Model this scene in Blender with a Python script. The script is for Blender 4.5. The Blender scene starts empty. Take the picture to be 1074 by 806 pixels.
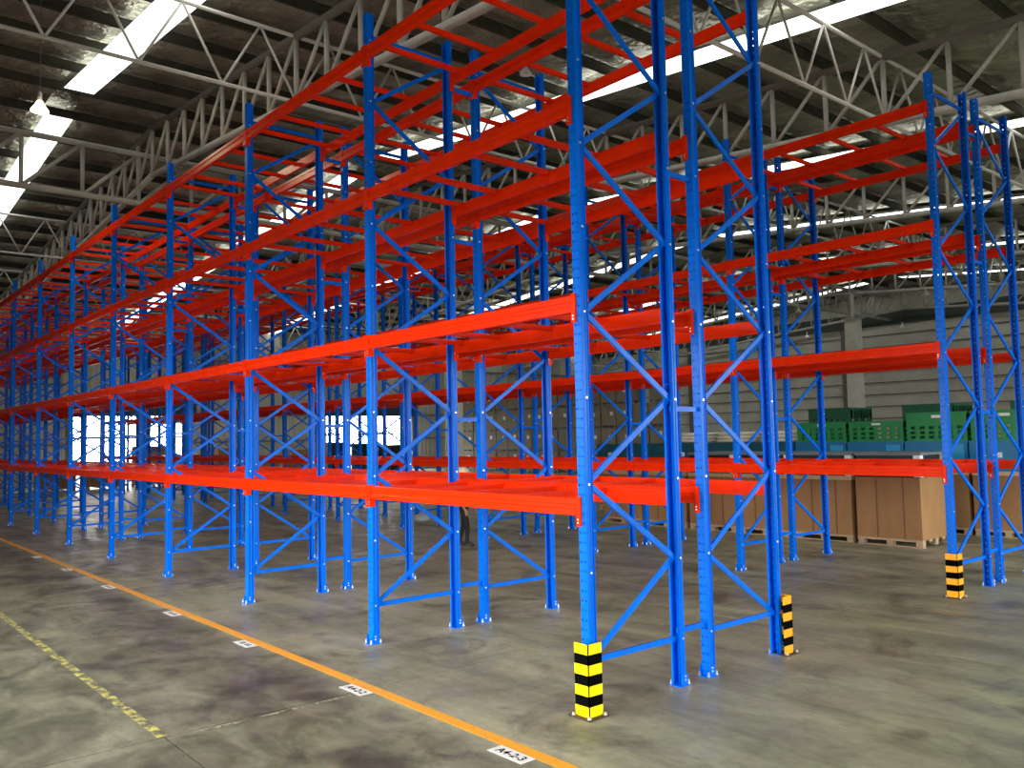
import bpy, math, random
from mathutils import Vector, Matrix
random.seed(7)
scene = bpy.context.scene
C = scene.collection
PI = math.pi

# ------------------------------------------------------------------ camera
cam_d = bpy.data.cameras.new('camera')
cam = bpy.data.objects.new('camera', cam_d)
C.objects.link(cam)
cam_d.sensor_width = 36.0
cam_d.lens = 894.13 / 1074 * 36.0
cam_d.clip_start = 0.05
cam_d.clip_end = 500
RX, RY, RZ = 0.0627, 0.0207, 0.8652
def rot_m(a, ax): return Matrix.Rotation(a, 3, ax)
R = rot_m(RZ, 'Z') @ rot_m(RX, 'X') @ rot_m(RY, 'Y')
base = Matrix(((1, 0, 0), (0, 0, -1), (0, 1, 0)))          # camera axes: x right, y up, -z forward
cam.matrix_world = Matrix.Translation((4.8075, -4.8375, 2.1587)) @ (R @ base).to_4x4()
scene.camera = cam

# ------------------------------------------------------------------ world and exposure
world = bpy.data.worlds.new('overcast_sky')
scene.world = world
world.use_nodes = True
wn = world.node_tree.nodes
wn['Background'].inputs['Color'].default_value = (0.97, 0.985, 0.96, 1)
wn['Background'].inputs['Strength'].default_value = 13.0
vs = scene.view_settings
vs.view_transform = 'Standard'
vs.look = 'None'
vs.exposure = 0.0
vs.gamma = 1.0
vs.use_curve_mapping = False

SKYLIGHT = 2.6
# doorways the daylight comes through: (portal centre, rotation, width, height)
EAST = (12.0, 8.0, 22.0, 5.0)      # x, y0, y1, lintel height
SOUTH = (-7.5, -8.0, 3.0, 4.45)   # y, x0, x1, lintel height
EAST2 = (12.0, -7.0, 0.0, 4.4)
def portal(name, loc, rot, w, h):
    l = bpy.data.lights.new(name, 'AREA')
    l.shape = 'RECTANGLE'; l.size = w; l.size_y = h; l.energy = 1
    l.cycles.is_portal = True
    o = bpy.data.objects.new(name, l); C.objects.link(o)
    o.location = loc; o.rotation_euler = rot
    o['kind'] = 'helper'
portal('door_portal', (EAST[0] + .05, (EAST[1] + EAST[2]) / 2, EAST[3] / 2), (PI/2, 0, PI/2), EAST[2] - EAST[1], EAST[3])
portal('door_portal', (EAST2[0] + .05, (EAST2[1] + EAST2[2]) / 2, EAST2[3] / 2), (PI/2, 0, PI/2), EAST2[2] - EAST2[1], EAST2[3])
portal('door_portal', ((SOUTH[1] + SOUTH[2]) / 2, SOUTH[0] - .05, SOUTH[3] / 2), (PI/2, 0, 0), SOUTH[2] - SOUTH[1], SOUTH[3])

# ------------------------------------------------------------------ materials
def mat(name, col, rough=0.5, metal=0.0, spec=0.5, noise=None, bump=None, emit=0.0):
    """noise=(scale, amount, stretch xyz) varies the colour; bump=(scale, strength)"""
    m = bpy.data.materials.new(name); m.use_nodes = True
    nt = m.node_tree; b = nt.nodes['Principled BSDF']
    b.inputs['Base Color'].default_value = (*col, 1)
    b.inputs['Roughness'].default_value = rough
    b.inputs['Metallic'].default_value = metal
    b.inputs['Specular IOR Level'].default_value = spec
    if emit:
        b.inputs['Emission Color'].default_value = (*col, 1)
        b.inputs['Emission Strength'].default_value = emit
    if noise or bump:
        g = nt.nodes.new('ShaderNodeNewGeometry')
    if noise:
        mp = nt.nodes.new('ShaderNodeMapping'); mp.inputs['Scale'].default_value = noise[2] if len(noise) > 2 else (1, 1, 1)
        n = nt.nodes.new('ShaderNodeTexNoise'); n.inputs['Scale'].default_value = noise[0]; n.inputs['Detail'].default_value = 5
        r = nt.nodes.new('ShaderNodeMapRange')
        r.inputs['From Min'].default_value = .3; r.inputs['From Max'].default_value = .7
        r.inputs['To Min'].default_value = 1 - noise[1]; r.inputs['To Max'].default_value = 1 + noise[1] * .6
        mx = nt.nodes.new('ShaderNodeVectorMath'); mx.operation = 'SCALE'; mx.inputs[0].default_value = col
        nt.links.new(g.outputs['Position'], mp.inputs['Vector']); nt.links.new(mp.outputs[0], n.inputs['Vector'])
        nt.links.new(n.outputs['Fac'], r.inputs['Value']); nt.links.new(r.outputs[0], mx.inputs['Scale'])
        nt.links.new(mx.outputs[0], b.inputs['Base Color'])
    if bump:
        n2 = nt.nodes.new('ShaderNodeTexNoise'); n2.inputs['Scale'].default_value = bump[0]; n2.inputs['Detail'].default_value = 3
        bp = nt.nodes.new('ShaderNodeBump'); bp.inputs['Strength'].default_value = bump[1]; bp.inputs['Distance'].default_value = bump[2] if len(bump) > 2 else .05
        nt.links.new(g.outputs['Position'], n2.inputs['Vector']); nt.links.new(n2.outputs['Fac'], bp.inputs['Height'])
        nt.links.new(bp.outputs[0], b.inputs['Normal'])
    return m

M = {}
M['blue'] = mat('blue_powder_coat', (0.0, 0.155, 0.80), .24, 0, .10, noise=(6, .12, (1, 1, .3)))
M['orange'] = mat('orange_powder_coat', (0.92, 0.032, 0.002), .26, 0, .07, noise=(5, .1))
M['zinc'] = mat('zinc_bolt', (.75, .77, .78), .3, .9)
M['truss'] = mat('pale_grey_truss_paint', (.50, .49, .44), .5, 0, .4, noise=(2, .2))
M['lattice'] = mat('white_truss_paint', (.66, .65, .60), .45, 0, .4)
M['purlin'] = mat('dark_purlin_steel', (.055, .055, .040), .6, 0, .3, noise=(3, .3))
M['foil'] = mat('wrinkled_grey_insulation_foil', (.44, .44, .34), .36, .6, .5, noise=(1.4, .4, (.5, 1, 1)), bump=(3.0, 1.0, .22))
M['skylight'] = mat('translucent_skylight_sheet', (1.0, 1.0, .97), .5, emit=SKYLIGHT)
M['wall'] = mat('grey_wall_cladding', (.66, .65, .57), .6, 0, .2, noise=(.8, .12))
M['wall_end'] = mat('pale_vertical_wall_sheet', (.50, .50, .45), .6, 0, .3, noise=(.8, .1))
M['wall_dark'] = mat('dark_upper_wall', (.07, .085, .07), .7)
M['top_chord'] = mat('dark_top_chord_steel', (.17, .165, .135), .6, 0, .3)  # top chords are a darker steel than the rest of the truss
M['girt'] = mat('wall_girt_steel', (.16, .155, .14), .6)
M['header'] = mat('dark_blue_shutter_box', (.012, .035, .08), .5)
M['column'] = mat('cream_column_paint', (.80, .78, .70), .5, noise=(2, .1))
M['yellow'] = mat('bright_yellow_guard_paint', (1.0, .80, .0), .35, 0, .2)
M['amber'] = mat('amber_guard_paint', (1.0, .42, .012), .4, 0, .2)
M['black'] = mat('black_guard_paint', (.002, .002, .002), .7, 0, .02)
M['rust'] = mat('rusty_base_plate', (.06, .025, .015), .6, noise=(30, .4))
M['carton'] = mat('brown_corrugated_card', (.37, .205, .095), .8, 0, .1, noise=(3, .14, (1, 1, .4)))
M['carton_tape'] = mat('carton_seam_tape', (.17, .085, .04), .6)
M['carton_lid'] = mat('pale_card_lid', (.66, .46, .27), .7)
M['carton_grey'] = mat('grey_brown_card', (.27, .235, .175), .8, 0, .2, noise=(2, .15))
M['wood'] = mat('pallet_wood', (.50, .36, .22), .75, noise=(8, .25, (.3, 1, 1)))
M['label'] = mat('white_paper_label', (.85, .85, .82), .6)
M['pl_black'] = mat('black_plastic', (.010, .010, .012), .45)
M['pl_white'] = mat('white_plastic', (.85, .84, .80), .5)
M['pl_grey'] = mat('grey_deck_plastic', (.16, .19, .21), .5)
M['pl_blue'] = mat('blue_plastic', (.01, .19, .42), .42)
M['pl_lblue'] = mat('light_blue_plastic', (.03, .36, .72), .42)
M['pl_teal'] = mat('dark_teal_plastic', (.008, .10, .14), .45)
M['pl_green'] = mat('green_plastic', (.015, .26, .075), .45)
M['pl_dgreen'] = mat('dark_green_plastic', (.008, .11, .05), .5)
M['cream'] = mat('cream_wrapped_sacks', (.85, .83, .70), .7, bump=(6, .6, .05))
M['dark_cloth'] = mat('dark_cloth', (.012, .012, .016), .85)
M['shirt'] = mat('charcoal_shirt', (.035, .04, .05), .85)
M['skin'] = mat('skin', (.42, .23, .14), .55)
M['helmet'] = mat('cream_hard_hat', (.95, .80, .55), .3)
M['shoe'] = mat('black_leather', (.01, .01, .01), .4)
M['hair'] = mat('black_hair', (.01, .008, .007), .6)
M['rubber'] = mat('black_rubber', (.015, .015, .015), .7)
M['grey_bag'] = mat('grey_plastic_bag', (.45, .47, .50), .35, bump=(10, .8, .04))
M['lamp_shade'] = mat('white_enamel_reflector', (.85, .85, .82), .3)
M['lamp_glow'] = mat('glowing_acrylic_reflector', (1.0, .93, .60), .3, emit=5)
M['lamp_on'] = mat('lit_lamp_glass', (1.0, .93, .62), .3, emit=45)
M['lamp_off'] = mat('unlit_lamp_glass', (.6, .6, .58), .2)
M['line'] = None

def floor_material():
    m = bpy.data.materials.new('polished_stained_concrete'); m.use_nodes = True
    nt = m.node_tree; N = nt.nodes.new; L = nt.links.new
    b = nt.nodes['Principled BSDF']
    g = N('ShaderNodeNewGeometry')
    def noise(scale, stretch, detail=6, rough=.55, off=(0, 0, 0), dist=0.0):
        mp = N('ShaderNodeMapping'); mp.inputs['Scale'].default_value = stretch; mp.inputs['Location'].default_value = off
        n = N('ShaderNodeTexNoise'); n.inputs['Scale'].default_value = scale; n.inputs['Detail'].default_value = detail
        n.inputs['Roughness'].default_value = rough; n.inputs['Distortion'].default_value = dist
        L(g.outputs['Position'], mp.inputs['Vector']); L(mp.outputs[0], n.inputs['Vector']); return n.outputs['Fac']
    def rng(v, a, bb, c, d):
        r = N('ShaderNodeMapRange'); r.interpolation_type = 'SMOOTHSTEP'; L(v, r.inputs['Value'])
        for k, x in zip(('From Min', 'From Max', 'To Min', 'To Max'), (a, bb, c, d)): r.inputs[k].default_value = x
        return r.outputs[0]
    def math_(op, a, bb):
        q = N('ShaderNodeMath'); q.operation = op
        for i, x in enumerate((a, bb)):
            if isinstance(x, (int, float)): q.inputs[i].default_value = x
            else: L(x, q.inputs[i])
        return q.outputs[0]
    big = rng(noise(.35, (1, 1, 1), 4), .3, .7, .72, 1.18)
    streak = rng(noise(1.3, (.35, 1.5, 1), 6, .6, dist=.6), .35, .72, 1.10, .62)
    blotch = rng(noise(1.1, (1, .8, 1), 8, .65, (3, 7, 0), 1.0), .48, .70, 1.0, .45)
    fine = rng(noise(14, (.6, 1, 1), 6, .7), .3, .7, .86, 1.12)
    pale = rng(noise(.9, (.7, 1.3, 1), 7, .6, (9, 2, 0), .8), .55, .75, 1.0, 1.30)
    v = math_('MULTIPLY', math_('MULTIPLY', big, streak), math_('MULTIPLY', math_('MULTIPLY', blotch, fine), pale))
    # the driving aisle in front of the painted line is dirtier
    sep = N('ShaderNodeSeparateXYZ'); L(g.outputs['Position'], sep.inputs[0])
    edge = math_('ADD', sep.outputs['Y'], math_('MULTIPLY', noise(2.0, (1, 1, 1), 5), .5))
    aisle = rng(edge, -1.05, -.60, 1.0, 0.0)
    dirt = rng(noise(1.6, (.8, 1.1, 1), 8, .68, (1, 4, 0), .7), .40, .66, .60, .22)
    mixv = N('ShaderNodeMix'); mixv.data_type = 'FLOAT'
    L(aisle, mixv.inputs[0]); mixv.inputs[2].default_value = 1.0; L(dirt, mixv.inputs[3])
    v = math_('MULTIPLY', v, mixv.outputs[0])
    tone = N('ShaderNodeMix'); tone.data_type = 'RGBA'
    L(rng(noise(.5, (1, 1, 1), 3, .5, (5, 5, 0)), .35, .65, 0, 1), tone.inputs[0])
    tone.inputs[6].default_value = (.355, .342, .24, 1); tone.inputs[7].default_value = (.335, .34, .21, 1)
    sc = N('ShaderNodeVectorMath'); sc.operation = 'SCALE'; L(tone.outputs[2], sc.inputs[0]); L(v, sc.inputs['Scale'])
    L(sc.outputs[0], b.inputs['Base Color'])
    L(rng(noise(2.2, (1, 1, 1), 6), .3, .7, .34, .62), b.inputs['Roughness'])
    b.inputs['Specular IOR Level'].default_value = .45
    return m
M['floor'] = floor_material()

def worn_paint(name, col, lo, hi, scale=9.0):
    """paint with wear: where the noise is high the concrete colour shows"""
    m = bpy.data.materials.new(name); m.use_nodes = True
    nt = m.node_tree; N = nt.nodes.new; L = nt.links.new; b = nt.nodes['Principled BSDF']
    g = N('ShaderNodeNewGeometry'); n = N('ShaderNodeTexNoise'); n.inputs['Scale'].default_value = scale; n.inputs['Detail'].default_value = 8
    n.inputs['Roughness'].default_value = .7
    L(g.outputs['Position'], n.inputs['Vector'])
    r = N('ShaderNodeMapRange'); L(n.outputs['Fac'], r.inputs['Value']); r.inputs['From Min'].default_value = lo; r.inputs['From Max'].default_value = hi
    mx = N('ShaderNodeMix'); mx.data_type = 'RGBA'; L(r.outputs[0], mx.inputs[0])
    mx.inputs[6].default_value = (*col, 1); mx.inputs[7].default_value = (.11, .10, .075, 1)
    L(mx.outputs[2], b.inputs['Base Color']); b.inputs['Roughness'].default_value = .5
    return m
M['line'] = worn_paint('worn_orange_floor_paint', (.95, .43, .03), .58, .80)
M['yline'] = worn_paint('flaked_yellow_floor_paint', (.58, .54, .12), .42, .54, 9)
M['wline'] = worn_paint('flaked_pale_floor_paint', (.42, .41, .28), .44, .54, 8)

# ------------------------------------------------------------------ mesh builder
class MB:
    def __init__(s): s.v = []; s.f = []; s.mi = []; s.m = 0
    def face(s, idx): s.f.append(tuple(idx)); s.mi.append(s.m)
    def box(s, x0, x1, y0, y1, z0, z1):
        b = len(s.v)
        s.v += [(x0, y0, z0), (x1, y0, z0), (x1, y1, z0), (x0, y1, z0), (x0, y0, z1), (x1, y0, z1), (x1, y1, z1), (x0, y1, z1)]
        for q in ((0, 3, 2, 1), (4, 5, 6, 7), (0, 1, 5, 4), (1, 2, 6, 5), (2, 3, 7, 6), (3, 0, 4, 7)): s.face([b + i for i in q])
    def quad(s, a, b, c, d):
        n = len(s.v); s.v += [tuple(a), tuple(b), tuple(c), tuple(d)]; s.face((n, n+1, n+2, n+3))
    def prism(s, pts, axis, a, b):
        """pts: 2D outline in the two other axes, extruded along axis from a to b"""
        n = len(pts); k = len(s.v)
        for t in (a, b):
            for (p, q) in pts:
                s.v.append({'x': (t, p, q), 'y': (p, t, q), 'z': (p, q, t)}[axis])
        for i in range(n):
            j = (i + 1) % n; s.face((k + i, k + j, k + n + j, k + n + i))
        s.face([k + i for i in reversed(range(n))]); s.face([k + n + i for i in range(n)])
    def bar(s, p, q, w, h, up=(0, 0, 1)):
        """rectangular bar from p to q"""
        p = Vector(p); q = Vector(q); d = (q - p).normalized(); u = Vector(up)
        if abs(d.dot(u)) > .99: u = Vector((1, 0, 0))
        r = d.cross(u).normalized(); u = r.cross(d).normalized(); k = len(s.v)
        for c in (p, q):
            for a, b in ((-1, -1), (1, -1), (1, 1), (-1, 1)): s.v.append(tuple(c + r * a * w / 2 + u * b * h / 2))
        for z in ((0, 1, 5, 4), (1, 2, 6, 5), (2, 3, 7, 6), (3, 0, 4, 7), (3, 2, 1, 0), (4, 5, 6, 7)): s.face([k + i for i in z])
    def tube(s, p, q, r0, r1=None, n=8):
        r1 = r0 if r1 is None else r1
        p = Vector(p); q = Vector(q); d = (q - p).normalized(); u = Vector((0, 0, 1))
        if abs(d.dot(u)) > .99: u = Vector((1, 0, 0))
        a = d.cross(u).normalized(); b = a.cross(d).normalized(); k = len(s.v)
        for c, r in ((p, r0), (q, r1)):
            for i in range(n):
                t = 2 * PI * i / n; s.v.append(tuple(c + a * math.cos(t) * r + b * math.sin(t) * r))
        for i in range(n):
            j = (i + 1) % n; s.face((k + i, k + j, k + n + j, k + n + i))
        s.face([k + i for i in reversed(range(n))]); s.face([k + n + i for i in range(n)])
    def lathe(s, prof, cx=0, cy=0, n=16):
        k = len(s.v)
        for r, z in prof:
            for i in range(n):
                t = 2 * PI * i / n; s.v.append((cx + r * math.cos(t), cy + r * math.sin(t), z))
        for j in range(len(prof) - 1):
            for i in range(n):
                i2 = (i + 1) % n; s.face((k + j*n + i, k + j*n + i2, k + (j+1)*n + i2, k + (j+1)*n + i))
    def mesh(s, name, mats, smooth=False):
        me = bpy.data.meshes.new(name); me.from_pydata(s.v, [], s.f)
        if not isinstance(mats, (list, tuple)): mats = [mats]
        for m in mats: me.materials.append(m)
        if len(mats) > 1: me.polygons.foreach_set('material_index', s.mi)
        if smooth: me.polygons.foreach_set('use_smooth', [True] * len(s.f))
        me.update(); return me

def ob(name, me, parent=None, loc=(0, 0, 0), rz=0):
    o = bpy.data.objects.new(name, me); C.objects.link(o); o.location = loc
    if rz: o.rotation_euler = (0, 0, rz)
    if parent: o.parent = parent
    return o
def empty(name, loc=(0, 0, 0), rz=0):
    o = ob(name, None, None, loc, rz); o.empty_display_size = .2; return o
def tag(o, label=None, cat=None, group=None, kind=None):
    if label: o['label'] = label
    if cat: o['category'] = cat
    if group: o['group'] = group
    if kind: o['kind'] = kind
    return o
kids = {}
ORD = ['first', 'second', 'third', 'fourth', 'fifth', 'sixth', 'seventh', 'eighth', 'ninth', 'tenth', 'eleventh', 'twelfth', 'thirteenth', 'fourteenth', 'fifteenth', 'sixteenth']

# ------------------------------------------------------------------ setting
X0, X1, Y0, Y1 = -48.0, 12.0, -7.5, 50.0
RIDGE = -20.0
def roof_z(x): return 11.65 - .091 * (x + 18.2) if x > RIDGE else 11.65 - .091 * (RIDGE + 18.2) - .08 * (RIDGE - x)
def chord_z(x): return 9.7 - .083 * (x + 18.2) if x > RIDGE else 9.7 - .083 * (RIDGE + 18.2) - .08 * (RIDGE - x)

# floor: slabs with recessed joints over a dark sub-base
mb = MB(); mb.box(X0 - .3, X1 + .3, Y0 - .3, Y1 + .3, -.30, -.02)
fl = tag(ob('floor', mb.mesh('floor', mat('joint_filler', (.035, .032, .025), .9))), kind='structure')
sx = [X1] + [x for x in [-1.8 + 6.3 * i for i in range(2, -9, -1)] if X0 < x < X1] + [X0]
sy = [Y0] + [y for y in [-2.65 + 6.3 * i for i in range(-2, 10)] if Y0 < y < Y1] + [Y1]
G = .007
for i in range(len(sx) - 1):
    for j in range(len(sy) - 1):
        a, b, c, d = sx[i+1] + G, sx[i] - G, sy[j] + G, sy[j+1] - G
        m = MB(); m.box(a, b, c, d, -.02, 0); ob('slab', m.mesh('slab', M['floor']), fl)

# ground outside
mb = MB(); mb.box(-140, 100, -100, 140, -.5, -.31)
tag(ob('ground', mb.mesh('ground', mat('outside_asphalt', (.03, .03, .03), .8))), kind='structure')

# ceiling: foil-faced sheets between skylight strips, on purlins
SKY_Y = [.8 + 9.25 * n for n in range(0, 6)]
SKY_W = .36
def roof_strip(ya, yb, sag=True):
    """foil sheet that sags a little between purlins"""
    m = MB(); xs = []
    x = X1
    while x > X0 + .01: xs.append(x); x -= .4625
    xs.append(X0); xs = sorted(set(xs + [RIDGE]), reverse=True)
    n = len(xs)
    for i, x in enumerate(xs):
        u = (X1 - x) / 1.85
        dz = -.05 * abs(math.sin(PI * u)) if sag else 0
        for y in (ya, yb): m.v.append((x, y, roof_z(x) + dz + .03))
    for i in range(n - 1): m.face((2*i, 2*i + 1, 2*i + 3, 2*i + 2))
    return m
ce = None
edges = [Y0] + [v for y in SKY_Y for v in (y - SKY_W, y + SKY_W)] + [Y1]
# opaque top layer so the world does not shine through
m = MB()
for (ya, yb) in [(Y0 - .3, Y1 + .3)]:
    m.quad((X1, ya, roof_z(X1) + .2), (RIDGE, ya, roof_z(RIDGE) + .2), (RIDGE, yb, roof_z(RIDGE) + .2), (X1, yb, roof_z(X1) + .2))
    m.quad((RIDGE, ya, roof_z(RIDGE) + .2), (X0, ya, roof_z(X0) + .2), (X0, yb, roof_z(X0) + .2), (RIDGE, yb, roof_z(RIDGE) + .2))
ce = tag(ob('ceiling', m.mesh('ceiling', M['foil'])), kind='structure')
for i in range(0, len(edges), 2):
    ob('insulation_sheet', roof_strip(edges[i], edges[i+1]).mesh('insulation_sheet', M['foil']), ce)
x = X1 - .01
k = 0
while x > X0:
    m = MB(); z = roof_z(x)
    m.box(-.035, .035, Y0, Y1, -.235, -.225 + .03); m.box(-.01, .01, Y0, Y1, -.20, .0); m.box(-.035, .035, Y0, Y1, -.02, .0)
    ob('purlin', m.mesh('purlin', M['purlin']), ce, (x, 0, z)); x -= 1.85
for k, y in enumerate(SKY_Y):
    m = MB()
    for a, b in ((X1, RIDGE + .9), (RIDGE - 1.3, X0)):
        m.quad((a, y - SKY_W, roof_z(a) - .25), (b, y - SKY_W, roof_z(b) - .25), (b, y + SKY_W, roof_z(b) - .25), (a, y + SKY_W, roof_z(a) - .25))
    w = tag(ob('window_%d' % (k + 1), m.mesh('skylight', M['skylight'])), kind='structure')

# walls
def gable(y, yt, name, mt, openings=()):
    """wall in a plane of constant y following the roof; openings (x0,x1,z1)"""
    m = MB(); xs = sorted({X0, RIDGE, X1} | {v for o in openings for v in o[:2]})
    for a, b in zip(xs, xs[1:]):
        zb = 0
        for o in openings:
            if o[0] <= a and b <= o[1]: zb = o[2]
        k = len(m.v)
        for yy in (y, yt):
            m.v += [(a, yy, zb), (b, yy, zb), (b, yy, roof_z(b) + .2), (a, yy, roof_z(a) + .2)]
        for q in ((0, 1, 2, 3), (7, 6, 5, 4), (0, 4, 5, 1), (1, 5, 6, 2), (2, 6, 7, 3), (3, 7, 4, 0)): m.face([k + i for i in q])
    return tag(ob(name, m.mesh(name, mt)), kind='structure')
wb = gable(Y1, Y1 + .2, 'wall_back', M['wall'])
wf = gable(Y0 - .2, Y0, 'wall_front', M['wall'], [(SOUTH[1], SOUTH[2], SOUTH[3])])
# horizontal cladding ribs, girts and pilasters of the back wall
for i in range(12):
    m = MB(); z = .55 + .78 * i
    m.box(X0, X1, Y1 - .07, Y1, z, z + .06); ob('girt', m.mesh('girt', M['girt']), wb)
m = MB()
for i in range(int((X1 - X0) / .5)):
    m.box(X0 + .5 * i, X0 + .5 * i + .05, Y1 - .012, Y1, 0, 8.6)
tag(ob('cladding_rib', m.mesh('cladding_rib', M['wall']), wb), kind='stuff')
for x in (-44, -37.5, -31, -24.5, -18, -11.5, -5, 1.5, 8):
    m = MB(); m.box(-.13, .13, Y1 - .28, Y1 - .02, 0, 9); ob('wall_post', m.mesh('wall_post', M['girt']), wb, (x, 0, 0))
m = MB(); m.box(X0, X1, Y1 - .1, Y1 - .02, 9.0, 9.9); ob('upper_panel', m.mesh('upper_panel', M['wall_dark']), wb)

def side_wall(x, xt, name, mt, ops):
    m = MB(); ys = sorted({Y0, Y1} | {v for o in ops for v in o[:2]}); zt = roof_z(x) + .3
    for a, b in zip(ys, ys[1:]):
        zb = 0
        for o in ops:
            if o[0] <= a and b <= o[1]: zb = o[2]
        m.box(min(x, xt), max(x, xt), a, b, zb, zt)
    return tag(ob(name, m.mesh(name, mt)), kind='structure')
DOORS = [(7.3, 14.0, 3.87), (23.3, 30.3, 3.87)]
wl = side_wall(X0, X0 - .2, 'wall_left', M['wall_end'], DOORS)
wr = side_wall(X1, X1 + .2, 'wall_right', M['wall'], [EAST[1:], EAST2[1:]])
m = MB()
y = Y0
while y < Y1:
    if not any(a - .1 < y < b + .1 for a, b, _ in DOORS): m.prism([(X0, y), (X0 + .04, y + .05), (X0 + .04, y + .13), (X0, y + .18)], 'z', 0, 9)
    else: m.prism([(X0, y), (X0 + .04, y + .05), (X0 + .04, y + .13), (X0, y + .18)], 'z', 4.6, 9)
    y += .36
tag(ob('cladding_rib', m.mesh('cladding_rib', M['wall_end']), wl), kind='stuff')
for z in (2.2, 3.9, 5.6, 7.3):
    for a, b in ((Y0, DOORS[0][0] - .2), (DOORS[0][1] + .2, DOORS[1][0] - .2), (DOORS[1][1] + .2, Y1)):
        m = MB(); m.box(X0 + .04, X0 + .16, a, b, z, z + .1); ob('girt', m.mesh('girt', M['girt']), wl)
for k, (a, b, h) in enumerate(DOORS):
    m = MB(); m.box(X0 - .1, X0 + .1, a - .15, a, 0, h + .05); m.box(X0 - .1, X0 + .1, b, b + .15, 0, h + .05)
    d = tag(ob('door_%d' % (k + 1), m.mesh('door_jamb', M['girt'])), kind='structure')
    m = MB(); m.box(X0 - .05, X0 + .45, a - .3, b + .3, h, h + .75); ob('shutter_box', m.mesh('shutter_box', M['header']), d)
    m = MB(); m.box(X0 - .12, X0 - .04, a, b, 2.55, 2.66); ob('cross_rail', m.mesh('cross_rail', M['girt']), d)

# building columns
for x, y, zt, lab in ((-18.6, 39.95, 8.3, 'tall cream painted square column far beyond the crates on the right'),
                      (-30.4, 21.2, 8.2, 'cream painted column beside the bright doorway left of the far carton wall')):
    m = MB(); m.box(-.33, .33, -.33, .33, 0.03, zt)
    o = tag(ob('column', m.mesh('column', M['column']), None, (x, y, 0)), lab, 'column')
    m = MB(); m.box(-.45, .45, -.45, .45, 0, .03); ob('base_plate', m.mesh('column_base', M['girt']), o)
    m = MB(); m.box(-.45, .45, -.45, .45, zt, zt + .05)
    m.tube((0, 0, zt), (0, 0, chord_z(x) - 0.02), .12); ob('cap', m.mesh('column_cap', M['truss']), o)

# ------------------------------------------------------------------ roof trusses
TY = [-6.3 + 9.25 * n for n in range(7)]
PX = 1.2917
nodes = [-3.2 + PX * i for i in range(13, -35, -1)]
nodes = [x for x in nodes if X0 + .2 < x < X1 - .2]
DEP = 1.38
T_LAB = ['overhead pale roof truss at top left, nearest the aisle side of the near rack',
         'pale grey roof truss running lengthwise just above the near rack',
         'pale grey roof truss running lengthwise above the far rack at right',
         'pale roof truss lengthwise, second beyond the far rack',
         'pale roof truss lengthwise, third beyond the far rack',
         'pale roof truss lengthwise carrying the tall column, last but one before the back wall',
         'pale roof truss lengthwise directly in front of the grey back wall']
def v_mesh(h, r, name, mt):
    m = MB(); m.tube((0, 0, 0), (0, 0, h), r, n=8); return m.mesh(name, mt, True)
vert_me = v_mesh(DEP, .055, 'truss_vertical', M['truss'])
for ti, ty in enumerate(TY):
    root = tag(empty('roof_truss', (RIDGE, ty, chord_z(RIDGE))), T_LAB[ti], 'truss', 'lengthwise roof trusses')
    o0 = Vector((RIDGE, 0, chord_z(RIDGE)))
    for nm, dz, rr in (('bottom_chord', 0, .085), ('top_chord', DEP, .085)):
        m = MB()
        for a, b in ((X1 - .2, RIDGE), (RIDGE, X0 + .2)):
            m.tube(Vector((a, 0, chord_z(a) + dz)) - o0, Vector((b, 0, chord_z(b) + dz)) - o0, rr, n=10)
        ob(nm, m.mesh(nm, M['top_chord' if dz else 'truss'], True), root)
    if ti < 3:
        for i, x in enumerate(nodes):
            ob('web_vertical', vert_me, root, Vector((x, 0, chord_z(x))) - o0)
            if i:
                xp = nodes[i - 1]
                m = MB(); m.tube((0, 0, 0), (xp - x, 0, chord_z(xp) + DEP - chord_z(x)), .042, n=8)
                ob('web_diagonal', m.mesh('truss_diagonal', M['truss'], True), root, Vector((x, 0, chord_z(x))) - o0)
    else:
        m = MB()
        for i, x in enumerate(nodes):
            m.tube(Vector((x, 0, chord_z(x))) - o0, Vector((x, 0, chord_z(x) + DEP)) - o0, .055, n=6)
            if i: m.tube(Vector((x, 0, chord_z(x))) - o0, Vector((nodes[i-1], 0, chord_z(nodes[i-1]) + DEP)) - o0, .042, n=6)
        tag(ob('web', m.mesh('truss_web', M['truss'], True), root), kind='stuff')

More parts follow.
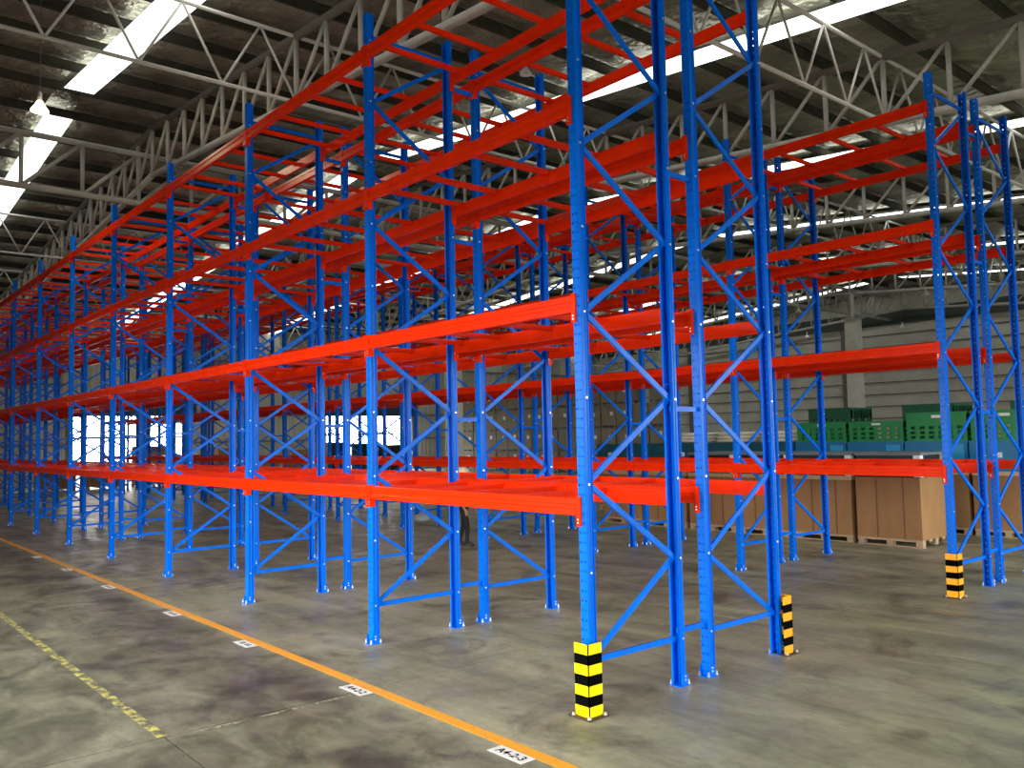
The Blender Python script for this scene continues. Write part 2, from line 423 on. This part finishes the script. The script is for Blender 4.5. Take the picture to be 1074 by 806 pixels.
LX = [(11.3, 'nearest the camera side of the hall'), (4.55, 'directly above the aisle in front of the rack ends'), (-3.2, 'crossing over the first rack bays at top right'), (-10.95, 'crossing over the fourth rack bay at top left'),
      (-21.2, 'deep girder under the roof ridge behind the lit lamp'), (-29.5, 'low at the left edge, beyond the ridge'), (-37.2, 'over the far ends of the racks'), (-44.0, 'last one before the far doorway wall')]
STEP = 9.25 / 6
for li, (lx, where) in enumerate(LX):
    zb = chord_z(lx) + (0 if li != 4 else -.45); dp = DEP if li != 4 else DEP + .1
    rr = .032 if li != 4 else .07
    root = tag(empty('roof_lattice', (lx, 0, zb)), 'white crosswise lattice roof girder ' + where, 'girder', 'crosswise lattice girders')
    mt = M['lattice'] if li != 4 else M['truss']
    for nm, dz in (('bottom_chord', 0), ('top_chord', dp)):
        m = MB(); m.tube((0, Y0 + .1, dz), (0, Y1 - .1, dz), rr * 1.25, n=8); ob(nm, m.mesh(nm, mt, True), root)
    ys = [TY[0] + STEP * i for i in range(-5, 37)]
    single = li in (2, 3, 4)
    rest = MB()
    up = None
    for i, y in enumerate(ys):
        if y + STEP > Y1: break
        segs = [((0, 0, 0), (0, STEP / 2, dp)), ((0, STEP, 0), (0, STEP / 2, dp))]
        if li == 4: segs = [((0, 0, 0), (0, STEP, dp)), ((0, 0, 0), (0, 0, dp))]
        for a, b in segs:
            if single and -8 < y < 17:
                key = (li, a, b)
                if key not in kids:
                    m = MB(); m.tube(a, b, rr * .85, n=6); kids[key] = m.mesh('lattice_web', mt, True)
                ob('web_member', kids[key], root, (0, y, 0))
            else:
                rest.tube((0, y + a[1], a[2]), (0, y + b[1], b[2]), rr * .85, n=6)
    tag(ob('web', rest.mesh('lattice_web_far', mt, True), root), kind='stuff')
kids = {}

# hangers tying the trusses to the roof
# ------------------------------------------------------------------ floor paint
def strip(name, x0, x1, y0, y1, mt, z=.002):
    m = MB(); m.box(x0, x1, y0, y1, .0003, z); return ob(name, m.mesh(name, mt))
tag(strip('floor_line', X0 + .2, X1 - .2, -.95, -.84, M['line'], .0015), 'long orange painted line on the concrete floor along the near rack', 'floor line')
tag(strip('floor_line', X0 + .2, -1.82, -2.695, -2.62, M['yline'], .0015), 'flaked dashed yellow line on the dark floor at lower left', 'floor line')
m = MB()
for a, b in ((-2.45, -2.05), (-1.95, -1.55), (-1.45, -1.08)):
    m.box(-1.765, -1.725, a, b, .0003, .0015)
tag(ob('floor_line', m.mesh('pale_line', M['wline'])), 'thin flaked pale line crossing the aisle to the second floor label', 'floor line')

labels = [(.235, 'A4-2-3', 'nearest the camera, reading A4-2-3'), (-1.845, 'A4-2-2', 'second along the orange line, reading A4-2-2'), (-4.19, 'A4-2-1', 'third along the orange line'),
          (-6.46, 'A4-1-3', 'fourth along the orange line'), (-9.3, 'A4-1-2', 'fifth along the orange line'), (-11.86, 'A4-1-1', 'sixth along the orange line'), (-14.2, None, 'seventh and farthest along the orange line')]
for x, t, w in labels:
    m = MB(); m.box(-.18, .18, -.066, .066, .0015, .0032)
    o = tag(ob('location_label', m.mesh('location_label', M['label']), None, (x, -1.02, 0)), 'small white location label on the floor, ' + w, 'label', 'white labels along the orange line')
    if t in ('A4-2-3', 'A4-2-2'):
        cu = bpy.data.curves.new('label_text', 'FONT'); cu.body = t; cu.size = .10; cu.align_x = 'CENTER'; cu.align_y = 'CENTER'
        cu.offset = .0022; cu.materials.append(M['black'])
        tmp = ob('tmp_text', cu); dg = bpy.context.evaluated_depsgraph_get(); dg.update()
        tm = bpy.data.meshes.new_from_object(tmp.evaluated_get(dg)); bpy.data.objects.remove(tmp)
        ob('lettering', tm, o, (0, 0, .0036))
    elif t:      # too small to read in the photograph: the dark strokes only
        m = MB()
        for a in (-.10, -.05, .03, .08): m.box(a, a + .028, -.028, .03, .0032, .0037)
        ob('lettering', m.mesh('lettering', M['black']), o)

# ------------------------------------------------------------------ pallet racks
B = 3.22; D = 1.08; GAP = .42; NB = 12
RUNS = [(0.0, False, 'A'), (D + GAP, True, 'A'), (6.66, False, 'B'), (6.66 + D + GAP, True, 'B')]
HT = 6.92
LEV = [1.67, 3.29, 4.91, 6.52]
Z0, DZ = .40, .688

def clean_post():
    """front plate: three long strips plus the webs between the holes"""
    m = MB(); w, f, bk = .045, -.045, .035
    P = .075; n = int((HT - .01) / P); zt = .01 + n * P
    for a, b in ((-w+.005, -.028), (-.014, .014), (.028, w-.005)):
        m.quad((a, f, .01), (b, f, .01), (b, f, zt), (a, f, zt))
    for a, b in ((-.028, -.014), (.014, .028)):
        for k in range(n + 1):
            z = .01 + k * P
            lo = .01 if k == 0 else z - .030
            hi = min(z + .029, zt)
            m.quad((a, f, lo), (b, f, lo), (b, f, hi), (a, f, hi))
    for s in (-1, 1):
        pts = [(s*(w-.005), f), (s*w, f+.005), (s*w, -.020), (s*(w-.007), -.013), (s*(w-.007), .000), (s*w, .007), (s*w, .012), (s*.030, .022), (s*.030, bk), (s*.042, bk + .008)]
        for (p, q) in zip(pts, pts[1:]):
            m.quad((*p, .01), (*q, .01), (*q, zt), (*p, zt))
    m.m = 1
    for k in range(10):
        z = Z0 + DZ * k
        for s in (-1, 1): m.tube((s*.045, -.01, z), (s*.054, -.01, z), .010, n=6)
    return m.mesh('post', [M['blue'], M['zinc']])
post_me = clean_post()
m = MB(); m.box(-.065, .065, -.085, .06, 0, .008); m.box(-.052, -.047, -.06, .03, .008, .10); m.box(.047, .052, -.06, .03, .008, .10)
m.m = 1
for a, b in ((-.05, -.07), (.05, -.07), (.05, .047)):
    m.tube((a, b, .008), (a, b, .045), .009, n=6); m.tube((a, b, .008), (a, b, .02), .014, n=6)
for s in (-1, 1):
    for z in (.05, .08): m.tube((s*.052, -.02, z), (s*.060, -.02, z), .010, n=6)
foot_me = m.mesh('base_plate', [M['blue'], M['zinc']])
def channel(p, q, name):
    m = MB(); m.bar(p, q, .022, .045); return m.mesh(name, M['blue'])
yi, yo = .02, D - .02
horiz_me = channel((0, yi, 0), (0, yo, 0), 'horizontal_brace')
diag_me = {+1: channel((0, yi, .0), (0, yo, DZ), 'diagonal_brace'), -1: channel((0, yo, .0), (0, yi, DZ), 'diagonal_brace')}
def beam_mesh():
    L0, L1 = .050, B - .050
    prof = [(-.056, 0), (-.062, -.006), (-.062, -.048), (-.054, -.056), (-.054, -.084), (-.062, -.092), (-.062, -.134), (-.056, -.140), (-.012, -.140), (-.012, -.028), (-.034, -.028), (-.034, 0)]
    m = MB(); m.prism(prof, 'x', L0, L1); return m.mesh('crossbeam', M['orange'])
beam_me = beam_mesh()
def conn_mesh(s):
    """hooked end plate: one flange on the post face, one on the beam end"""
    m = MB()
    xa, xb = (.0015, .050) if s > 0 else (-.050, -.0015)
    m.box(xa, xb, -.066, -.0465, -.222, .012)
    xe = (.046, .0505) if s > 0 else (-.0505, -.046)
    m.box(*xe, -.066, .0, -.222, .012)
    m.m = 1
    for z in (-.175, -.20): m.box((xa + xb) / 2 - .006, (xa + xb) / 2 + .006, -.0685, -.066, z, z + .012)
    return m.mesh('connector', [M['orange'], M['zinc']])
conn_me = {1: conn_mesh(1), -1: conn_mesh(-1)}
def bar_mesh():
    m = MB(); m.box(-.022, .022, -.03, D + .03, -.055, -.003)
    for y in (-.032, D + .012): m.box(-.035, .035, y, y + .02, -.060, -.003)
    return m.mesh('support_bar', M['orange'])
bar_me = bar_mesh()
sp_m = MB(); sp_m.bar((0, .0, 0), (0, GAP, 0), .03, .045); sp_me = sp_m.mesh('row_spacer', M['blue'])

def add_frame(root, x, mirror):
    """an upright frame at local x: two posts, zigzag bracing"""
    for y, rz in ((0, 0), (D, PI)):
        p = ob('post', post_me, root, (x, y, 0), rz)
        ob('base_plate', foot_me, p)
    ob('horizontal_brace', horiz_me, root, (x, 0, Z0)); ob('horizontal_brace', horiz_me, root, (x, 0, Z0 + DZ * 9 + .06))
    for k in range(9):
        s = 1 if (k % 2 == 0) ^ mirror else -1
        ob('diagonal_brace', diag_me[s], root, (x + (.012 if k % 2 else -.012), 0, Z0 + DZ * k))
def add_levels(root, x):
    """beams and support bars of one bay; x = local x of the left (far) post"""
    for z in LEV:
        for y, rz, bx in ((0, 0, x), (D, PI, x + B)):
            b = ob('crossbeam', beam_me, root, (bx, y, z), rz)
            ob('connector', conn_me[1], b, (0, 0, 0)); ob('connector', conn_me[-1], b, (B, 0, 0))
        for dx in (.20, .85, 1.70, 2.38):
            ob('support_bar', bar_me, root, (x + dx, 0, z))
RUN_TXT = ['near rack front run', 'near rack back run', 'far rack front run', 'far rack back run']
GRP = ['bays of the near rack, aisle side', 'bays of the near rack, back run', 'bays of the far rack, front run', 'bays of the far rack, rear run']
def children_map():
    d = {}
    for o in bpy.data.objects:
        if o.parent: d.setdefault(o.parent.name, []).append(o)
    return d
def ctree(o, cm, parent=None):
    c = o.copy(); C.objects.link(c)
    if parent: c.parent = parent
    for ch in cm.get(o.name, []): ctree(ch, cm, c)
    return c
proto = {}
for mir in (False, True):
    r = empty('pallet_rack_bay'); add_frame(r, 0, mir); add_levels(r, 0); proto[mir] = r
cm = children_map()
used = set()
for ri, (y0, mir, row) in enumerate(RUNS):
    for k in range(NB):
        r = proto[mir] if mir not in used else ctree(proto[mir], cm)
        if mir not in used: used.add(mir)
        r.location = (-B * (k + 1), y0, 0)
        if k == 0:
            t = 'blue and orange rack end bay, two blue frames, ' + RUN_TXT[ri]
        else:
            t = 'blue and orange rack bay, %s from the striped guard end, %s' % (ORD[k], RUN_TXT[ri])
        tag(r, t, 'rack bay', GRP[ri])
bays = {}
for o in list(C.objects):
    if o.parent is None and o.name.startswith('pallet_rack_bay'):
        bays[(round(o.location.y, 2), round(-o.location.x / B) - 1)] = o
for ri, (y0, mir, row) in enumerate(RUNS):
    add_frame(bays[(round(y0, 2), 0)], B, mir)
    if not mir:
        for k in range(NB):
            for z in (.46, 2.38, 4.50, 6.35):
                ob('row_spacer', sp_me, bays[(round(y0, 2), k)], (0, D, z))
        for z in (.46, 2.38, 4.50, 6.35): ob('row_spacer', sp_me, bays[(round(y0, 2), 0)], (B, D, z))

# ------------------------------------------------------------------ column guards
def guard(vx, vy, sy, paint, lab):
    """L-shaped striped post guard, corner at (vx,vy), legs toward -x and sy*y"""
    root = tag(empty('post_guard', (vx, vy, 0)), lab, 'post guard', 'striped guards at the rack ends')
    L, t, H = .150, .008, .56; n = 7; h = (H - .012) / n
    m = MB(); 
    for k in range(n):
        m.m = 0 if k % 2 == 0 else 1
        a, b = .012 + h * k, .012 + h * (k + 1)
        ya, yb = sorted((0, sy * L)); yc, yd = sorted((0, sy * t))
        m.box(-L, 0, yc, yd, a, b); m.box(-t, 0, ya, yb, a, b)
    ob('guard_plate', m.mesh('guard_plate', [paint, M['black']]), root)
    m = MB(); ya, yb = sorted((-sy * .040, sy * .175)); m.box(-.19, .04, ya, yb, 0, .012)
    # opening for the post foot is hidden below the plate edge
    b = ob('base_plate', m.mesh('guard_base', M['rust']), root)
    for (x, y) in ((-.15, -.022), (.020, -.022), (.022, .15)):
        m = MB(); m.tube((x, sy * y, .012), (x, sy * y, .035), .011, n=8); m.tube((x, sy*y, .012), (x, sy*y, .020), .018, n=6)
        ob('anchor_bolt', m.mesh('anchor_bolt', M['zinc'], False), root)
guard(.108, -.128, 1, M['yellow'], 'bright yellow and black striped guard at the near rack end, nearest the camera')
guard(.108, 2.58 + .128, -1, M['amber'], 'amber and black striped guard behind the rearmost post of the near rack')
guard(.108, 6.66 - .128, 1, M['amber'], 'amber and black striped guard on the front corner post of the far rack')

# ------------------------------------------------------------------ stock beyond the racks
def carton(x, y, z, w, d, h, lab, group, mt='carton', pallet=True, seams=(.33, .74), label=False, lid=False):
    root = tag(empty('carton' if not pallet else 'palletised_carton', (x, y, z)), lab, 'carton', group)
    zb = 0
    if pallet:
        zb = .14; g = MB()
        for dx in (-w/2 + .07, 0, w/2 - .07):
            for dy in (-d/2 + .07, 0, d/2 - .07): g.box(dx - .06, dx + .06, dy - .06, dy + .06, .02, .10)
        g.box(-w/2, w/2, -d/2, -d/2 + .12, 0, .02); g.box(-w/2, w/2, d/2 - .12, d/2, 0, .02)
        for i in range(5):
            c = -d/2 + .06 + i * (d - .12) / 4; g.box(-w/2, w/2, c - .055, c + .055, .10, .14)
        ob('pallet', g.mesh('pallet', M['wood' if mt == 'carton' else 'girt']), root)
    m = MB(); e = .006
    m.box(-w/2 + e, w/2 - e, -d/2 + e, d/2 - e, zb, h)
    ob('carton_body', m.mesh('carton_body', M[mt]), root)
    m = MB()
    for f in seams:
        xs = -w/2 + w * f; m.box(xs - .012, xs + .012, -d/2 - .002, d/2 + .002, zb + .005, h + .004)
    ob('strap', m.mesh('strap', M['carton_tape']), root)
    if lid:
        m = MB(); m.box(-w/2 - .006, w/2 + .006, -d/2 - .006, d/2 + .006, h - .07, h + .008); ob('lid', m.mesh('lid', M['carton_lid'] if mt == 'carton' else M[mt]), root)
    if label:
        m = MB(); lx = random.uniform(-.1, .25) * w; lz = h * random.uniform(.5, .68)
        m.box(lx, lx + w * .2, -d/2 - .006, -d/2 + .003, lz, lz + h * .17); ob('paper_label', m.mesh('paper_label', M['label']), root)
    return root

def black_pallet(x, y, z, w, d, h, lab):
    root = tag(empty('plastic_pallet', (x, y, z)), lab, 'pallet', 'black plastic pallets on the cartons')
    m = MB(); m.box(-w/2, w/2, -d/2, d/2, h - .05, h); ob('deck', m.mesh('deck', M['pl_grey']), root)
    m = MB(); m.box(-w/2 + .02, w/2 - .14, -d/2 + .03, d/2 - .03, 0, h - .05); ob('load_block', m.mesh('load_block', M['pl_black']), root)
    m = MB(); m.box(w/2 - .13, w/2 - .01, -d/2, -d/2 + .13, 0, h - .05); m.box(w/2 - .13, w/2 - .01, d/2 - .13, d/2, 0, h - .05)
    ob('corner_block', m.mesh('corner_block', M['pl_white']), root)
def bin_(x, y, z, w, d, h, lab, group, body, panel):
    root = tag(empty('plastic_bin', (x, y, z)), lab, 'bin', group)
    m = MB(); t = .03
    m.box(-w/2, w/2, -d/2, -d/2 + t, .04, h); m.box(-w/2, w/2, d/2 - t, d/2, .04, h)
    m.box(-w/2, -w/2 + t, -d/2 + t, d/2 - t, .04, h); m.box(w/2 - t, w/2, -d/2 + t, d/2 - t, .04, h); m.box(-w/2, w/2, -d/2, d/2, 0, .04)
    ob('bin_shell', m.mesh('bin_shell', M[body]), root)
    m = MB()
    for a in (-.5, -.17, .17, .5 - .03): m.box(a * w, a * w + .03, -d/2 - .015, -d/2, .04, h - .04)
    m.box(-w/2, w/2, -d/2 - .02, -d/2, h - .05, h); m.box(w/2, w/2 + .02, -d/2, d/2, h - .05, h)
    ob('rib', m.mesh('bin_ribs', M[body]), root)
    m = MB(); m.box(.20 * w, .45 * w, -d/2 - .018, -d/2 - .001, .07, h - .07); ob('side_panel', m.mesh('side_panel', M[panel]), root)
    m = MB(); m.box(-.15 * w, -.02 * w, -d/2 - .018, -d/2 - .001, h * .45, h * .62); ob('paper_label', m.mesh('bin_label', M['label']), root)
def crate(x, y, z, w, d, h, lab, group, body, lab_on=True):
    """slotted crate: real openings between bars on all four sides"""
    root = tag(empty('slotted_crate', (x, y, z)), lab, 'crate', group)
    m = MB(); t = .025
    for sgn in (-1, 1):
        ya, yb = sorted((sgn * d/2, sgn * (d/2 - t))); xa, xb = sorted((sgn * w/2, sgn * (w/2 - t)))
        for a, b in ((0, .05), (.11, .145), (.205, .25), (.31, h)):
            m.box(-w/2, w/2, ya, yb, a, b); m.box(xa, xb, -d/2 + t, d/2 - t, a, b)
        for i in range(7):
            c = -w/2 + (w - .08) * i / 6; m.box(c, c + .08, ya - .004 * (sgn < 0), yb + .004 * (sgn > 0), .05, h - .02)
            c = -d/2 + t + (d - 2*t - .08) * i / 6; m.box(xa, xb, c, c + .08, .05, h - .02)
    m.box(-w/2 + t, w/2 - t, -d/2 + t, d/2 - t, 0, .03)
    ob('crate_body', m.mesh('crate_body', M[body]), root)
    m = MB(); m.box(-w/2 - .01, w/2 + .01, -d/2 - .012, -d/2, h - .05, h); m.box(-w/2 - .01, w/2 + .01, d/2, d/2 + .012, h - .05, h)
    m.box(w/2, w/2 + .012, -d/2, d/2, h - .05, h); ob('rim', m.mesh('rim', M[body]), root)
    if lab_on:
        m = MB(); m.box(-.08, .12, -d/2 - .014, -d/2 + .001, h * .80, h * .90); ob('paper_label', m.mesh('crate_label', M['label']), root)

G1 = 'brown cartons behind the far rack'
W1 = 1.24
for i in range(6):
    x = -2.26 - W1 / 2 - i * 1.33
    lab = 'large brown carton on a pallet with one brightly lit side, right end of its row' if i == 0 else 'large brown carton on a pallet behind the far rack, %s left of the lit one' % ORD[i - 1]
    carton(x, 11.46, 0, W1, 1.2, 1.27, lab, G1, lid=(i != 0))
    if i < 4:
        black_pallet(x + .02, 11.46, 1.28, 1.26, 1.22, .45, 'black plastic pallet with grey deck on the brightly lit carton' if i == 0 else 'black plastic pallet with grey deck on a carton, %s left of the lit carton' % ORD[i - 1])
# second line of stacks
G2 = 'stacks of bins and crates in the second line'
for i in range(11):
    x = -.45 - i * 1.30 + 1.3
    side = ('rightmost' if i == 0 else '%s from the right' % ORD[i])
    carton(x, 14.0, 0, 1.22, 1.2, 1.28, 'shaded brown carton under the plastic bins in the second line, ' + side, 'cartons under the plastic bins', lid=True)
    teal = x < -6.6
    z = 1.285
    if teal:
        bin_(x, 14.0, z, 1.26, 1.2, .62, 'dark teal plastic bin left of the blue bins, %s' % side, 'teal bins in the second line', 'pl_teal', 'pl_teal')
        if -10.6 < x:
            m = MB(); 
            for q in range(3):
                m.lathe([(.001, .02 + .09*q), (.5, .02 + .09*q), (.6, .06 + .09*q), (.5, .10 + .09*q), (.001, .10 + .09*q)], n=14)
            m.v = [(a * 1.05, b * .98, c) for a, b, c in m.v]
            tag(ob('sack_pile', m.mesh('sack_pile', M['cream'], True), None, (x, 14.0, z + .62)), 'cream coloured wrapped sacks lying on the teal bin, %s' % side, 'sacks', 'cream sacks on the teal bins')
    else:
        bin_(x, 14.0, z, 1.26, 1.2, .62, 'blue plastic bin with lighter panel under a green crate, %s' % side, 'blue bins in the second line', 'pl_blue', 'pl_lblue')
        tall = i in (0, 1, 2, 3)
        crate(x + .02, 14.0, z + .62, 1.22, 1.15, .60 if tall else .45, 'green slotted plastic crate stacked on a blue bin, %s' % side, 'green crates in the second line', 'pl_green')
for i, x in enumerate((-7.2, -4.6, -2.1, .4)):
    carton(x, 17.2, 0, 1.25, 1.2, 1.4, 'brown carton at the bottom of the third line of stock, %s' % ('leftmost', 'second from left', 'second from right', 'rightmost')[i], 'cartons of the third line')
    crate(x, 17.2, 1.41, 1.22, 1.15, .75, 'dark green crate in the middle of the third line stack, %s' % ('leftmost', 'second from left', 'second from right', 'rightmost')[i], 'dark green crates of the third line', 'pl_dgreen', False)
    crate(x, 17.2, 2.17, 1.22, 1.15, .60, 'dark green crate on top of the third line stack, %s' % ('leftmost', 'second from left', 'second from right', 'rightmost')[i], 'dark green crates of the third line', 'pl_dgreen', False)
# far carton wall: four tiers
TIER = ['bottom tier', 'second tier up', 'third tier up', 'top tier']
for c in range(15):
    for t in range(4):
        if t == 3 and c in (6, 13): continue
        carton(-41.3 + 1.18 * c, 31.0 + random.uniform(-.04, .04), 1.30 * t, 1.09, 1.1, 1.285, 'grey labelled carton in the far carton wall, %s, %s column from left' % (TIER[t], ORD[c]),
               'far wall of stacked cartons', 'carton_grey', pallet=True, seams=(), label=True)
# stock in front of the left doorway
for i, (x, y, h, w) in enumerate(((-41.5, 5.2, 1.5, 1.6), (-41.5, 7.3, 1.35, 1.6), (-41.2, 9.6, 2.1, 1.5), (-41.4, 11.6, 1.55, 1.6), (-41.0, 13.6, 1.9, 1.5), (-41.4, 15.7, 1.3, 1.6), (-41.2, 17.9, 1.7, 1.5))):
    carton(x, y, 0, 1.3, w, h, 'tan carton on a pallet before the left doorway, %s from the left' % ORD[i], 'tan cartons before the left doorway', seams=(.5,))
for i, (x, y) in enumerate(((-41.5, 20.4), (-41.3, 22.5), (-41.0, 24.4))):
    o = tag(empty('wrapped_load', (x, y, 0)), 'dark film wrapped pallet load before the right doorway, %s' % ('left one', 'middle one', 'right one')[i], 'pallet load', 'dark wrapped loads')
    m = MB(); m.box(-.6, .6, -.7, .7, .12, 2.1 - .12 * i); ob('wrapped_goods', m.mesh('wrapped_goods', M['pl_black']), o)
    m = MB()
    for dy in (-.6, 0, .6): m.box(-.6, .6, dy - .07, dy + .07, 0, .12)
    ob('pallet', m.mesh('load_pallet', M['wood']), o)
# crumpled bag on the floor
m = MB(); m.lathe([(.001, .0), (.16, .0), (.24, .05), (.22, .14), (.12, .19), (.05, .22), (.001, .23)], n=12)
m.v = [(a * (1 + .2 * math.sin(5 * b + c * 9)), b * .6 + .05 * math.sin(7 * a), c) for a, b, c in m.v]
tag(ob('plastic_bag', m.mesh('plastic_bag', M['grey_bag'], True), None, (-13.98, 7.95, 0)), 'crumpled light grey plastic bag lying on the floor left of the walking person', 'bag')

# ------------------------------------------------------------------ lamps
def high_bay(x, y, z, lit, lab, sc=.62):
    root = tag(empty('high_bay_lamp', (x, y, z)), lab, 'lamp', 'high bay lamps under the roof')
    m = MB(); m.lathe([(.07, .34), (.10, .30), (.16, .18), (.26, .04), (.27, .0), (.255, .0), (.15, .17), (.08, .28), (.001, .30)], n=18); ob('reflector', m.mesh('reflector', M['lamp_glow' if lit else 'lamp_shade'], True), root)
    m = MB(); m.tube((0, 0, .33), (0, 0, .58), .075, .06, n=12); m.tube((0, 0, .58), (0, 0, .64), .03); ob('ballast', m.mesh('ballast', M['lamp_shade'], True), root)
    m = MB(); m.tube((0, 0, .64), (0, 0, (roof_z(x) + .02 - z) / sc), .012, n=6); ob('hanging_rod', m.mesh('hanging_rod', M['girt']), root)
    m = MB(); m.lathe([(.001, .03), (.07, .05), (.09, .12), (.06, .20), (.001, .22)], n=12); ob('bulb', m.mesh('bulb', M['lamp_on' if lit else 'lamp_off'], True), root)
    root.scale = (sc, sc, sc)
    if lit:
        l = bpy.data.lights.new('lamp_light', 'POINT'); l.energy = 260; l.color = (1, .9, .6); l.shadow_soft_size = .15
        q = bpy.data.objects.new('lamp_light', l); C.objects.link(q); q.parent = root; q.location = (0, 0, -.02); q['kind'] = 'helper'
high_bay(-13.6, -1.2, 8.75, True, 'lit yellowish high bay lamp hanging at the upper left corner')
for x, y, z, lab in ((-6.3, 5.1, 8.65, 'unlit white high bay lamp seen between the top orange beams'), (-13.0, 36.3, 8.5, 'far high bay lamp just left of the far rack end frame'),
                     (-19.7, 48.2, 8.5, 'small high bay lamp before the back wall, right of the tall column'), (-26.0, 47.8, 8.5, 'small high bay lamp before the back wall, left of the tall column'),
                     (-19.6, 36.1, 8.5, 'high bay lamp just left of the tall cream column'), (-38.0, 44.0, 8.4, 'farthest high bay lamp near the back left corner')):
    high_bay(x, y, z, False, lab, .42 if y < 10 else .62)

# ------------------------------------------------------------------ people
def person(name, loc, rz, s, lab, helmet=True, seated=False):
    V = {}; E = []; vs_ = []; rad = []
    def add(k, p, r, par=None):
        V[k] = len(vs_); vs_.append(p); rad.append(r)
        if par is not None: E.append((V[par], V[k]))
    add('pel', (0, 0, .94), .125)
    add('waist', (0, .01, 1.08), .118, 'pel'); add('chest', (0, .0, 1.26), .140, 'waist'); add('sho', (0, .01, 1.40), .095, 'chest')
    add('neck', (0, .0, 1.485), .052, 'sho'); add('jaw', (0, -.025, 1.555), .070, 'neck'); add('head', (0, -.005, 1.64), .092, 'jaw'); add('crown', (0, .005, 1.70), .070, 'head')
    for sd, nm, st in ((-1, 'l', .09), (1, 'r', -.07)):
        add(nm+'hip', (sd*.085, 0, .88), .098, 'pel'); add(nm+'knee', (sd*.09, -st*.9 - .03, .48), .062, nm+'hip')
        add(nm+'ank', (sd*.09, -st*1.55 + .04, .085), .042, nm+'knee'); add(nm+'toe', (sd*.10, -st*1.55 - .13, .035), .036, nm+'ank')
        add(nm+'shl', (sd*.165, .01, 1.37), .062, 'sho'); add(nm+'elb', (sd*.225, st*.35 + .04, 1.10), .043, nm+'shl')
        add(nm+'wri', (sd*.225, st*.5 - .12, .89), .028, nm+'elb'); px, py, pz = sd*.222, st*.5 - .17, .82
        add(nm+'plm', (px, py, pz), .030, nm+'wri')
        for q in range(4):
            fy = py - .026 + q * .017; ln = (.075, .085, .08, .062)[q]
            add('%sf%d' % (nm, q), (px, fy, pz - .035), .0095, nm+'plm'); add('%sg%d' % (nm, q), (px - sd*.012, fy - .006, pz - .035 - ln), .0075, '%sf%d' % (nm, q))
        add(nm+'th', (px - sd*.01, py - .045, pz + .0), .010, nm+'plm'); add(nm+'th2', (px - sd*.02, py - .06, pz - .045), .008, nm+'th')
    me = bpy.data.meshes.new('person'); me.from_pydata(vs_, E, []); me.update()
    o = ob('tmp_person', me)
    md = o.modifiers.new('skin', 'SKIN'); md.use_smooth_shade = True
    for i, r in enumerate(rad): me.skin_vertices[0].data[i].radius = (r, r)
    me.skin_vertices[0].data[0].use_root = True
    sb = o.modifiers.new('sub', 'SUBSURF'); sb.levels = 2; sb.render_levels = 2
    dg = bpy.context.evaluated_depsgraph_get(); dg.update()
    nm_ = bpy.data.meshes.new_from_object(o.evaluated_get(dg))
    bpy.data.objects.remove(o)
    nm_.materials.clear()
    for k in ('skin', 'shirt', 'dark_cloth', 'shoe'): nm_.materials.append(M[k])
    zmin = min(v.co.z for v in nm_.vertices)
    for v in nm_.vertices: v.co.z -= zmin
    for p in nm_.polygons:
        c = p.center
        if c.z < .09: i = 3
        elif c.z < .96 and not (abs(c.x) > .17): i = 2
        elif c.z < .90 and abs(c.x) > .17: i = 0
        elif c.z < 1.46: i = 1
        else: i = 0
        p.material_index = i; p.use_smooth = True
    o = ob(name, nm_, None, loc, rz); o.scale = (s, s, s); tag(o, lab, 'person')
    dz = -zmin
    m = MB()
    for sd in (-1, 1): m.lathe([(.001, -.012), (.012, 0), (.001, .012)], sd * .033, -.092, 8)
    m.v = [(a, b, c + 1.635 + dz) for a, b, c in m.v]; ob('eyes', m.mesh('eyes', M['hair'], True), o)
    m = MB(); m.tube((0, -.088, 1.625 + dz), (0, -.118, 1.592 + dz), .010, .016, 8); ob('nose', m.mesh('nose', M['skin'], True), o)
    if helmet:
        m = MB(); m.lathe([(.150, 1.675), (.128, 1.685), (.122, 1.72), (.105, 1.765), (.065, 1.795), (.001, 1.805)], n=20)
        m.v = [(a, b * 1.12 + .005 - (.03 if r < 20 else 0), c + dz) for r, (a, b, c) in enumerate(m.v)]
        m.box(-.09, .09, -.20, -.12, 1.672 + dz, 1.682 + dz)
        ob('hard_hat', m.mesh('hard_hat', M['helmet'], True), o)
    else:
        m = MB(); m.lathe([(.100, 1.62), (.108, 1.68), (.09, 1.735), (.04, 1.76), (.001, 1.765)], n=16); m.v = [(a, b + .02, c + dz) for a, b, c in m.v]
        ob('hair', m.mesh('hair', M['hair'], True), o)
    return o
person('person', (-9.04, 5.61, 0), 2.2, .885, 'person in dark clothes and a cream hard hat walking in the aisle between the racks')
m = MB(); m.box(-.6, .6, -.6, .6, 0, .9)
tag(ob('dark_crate', m.mesh('dark_crate', M['pl_black']), None, (-37.3, 20.6, 0)), 'low dark crate the distant person stands on before the bright doorway', 'crate')
person('person', (-37.3, 20.6, .9), 1.9, .93, 'distant person in dark clothes silhouetted against the bright doorway', helmet=False)
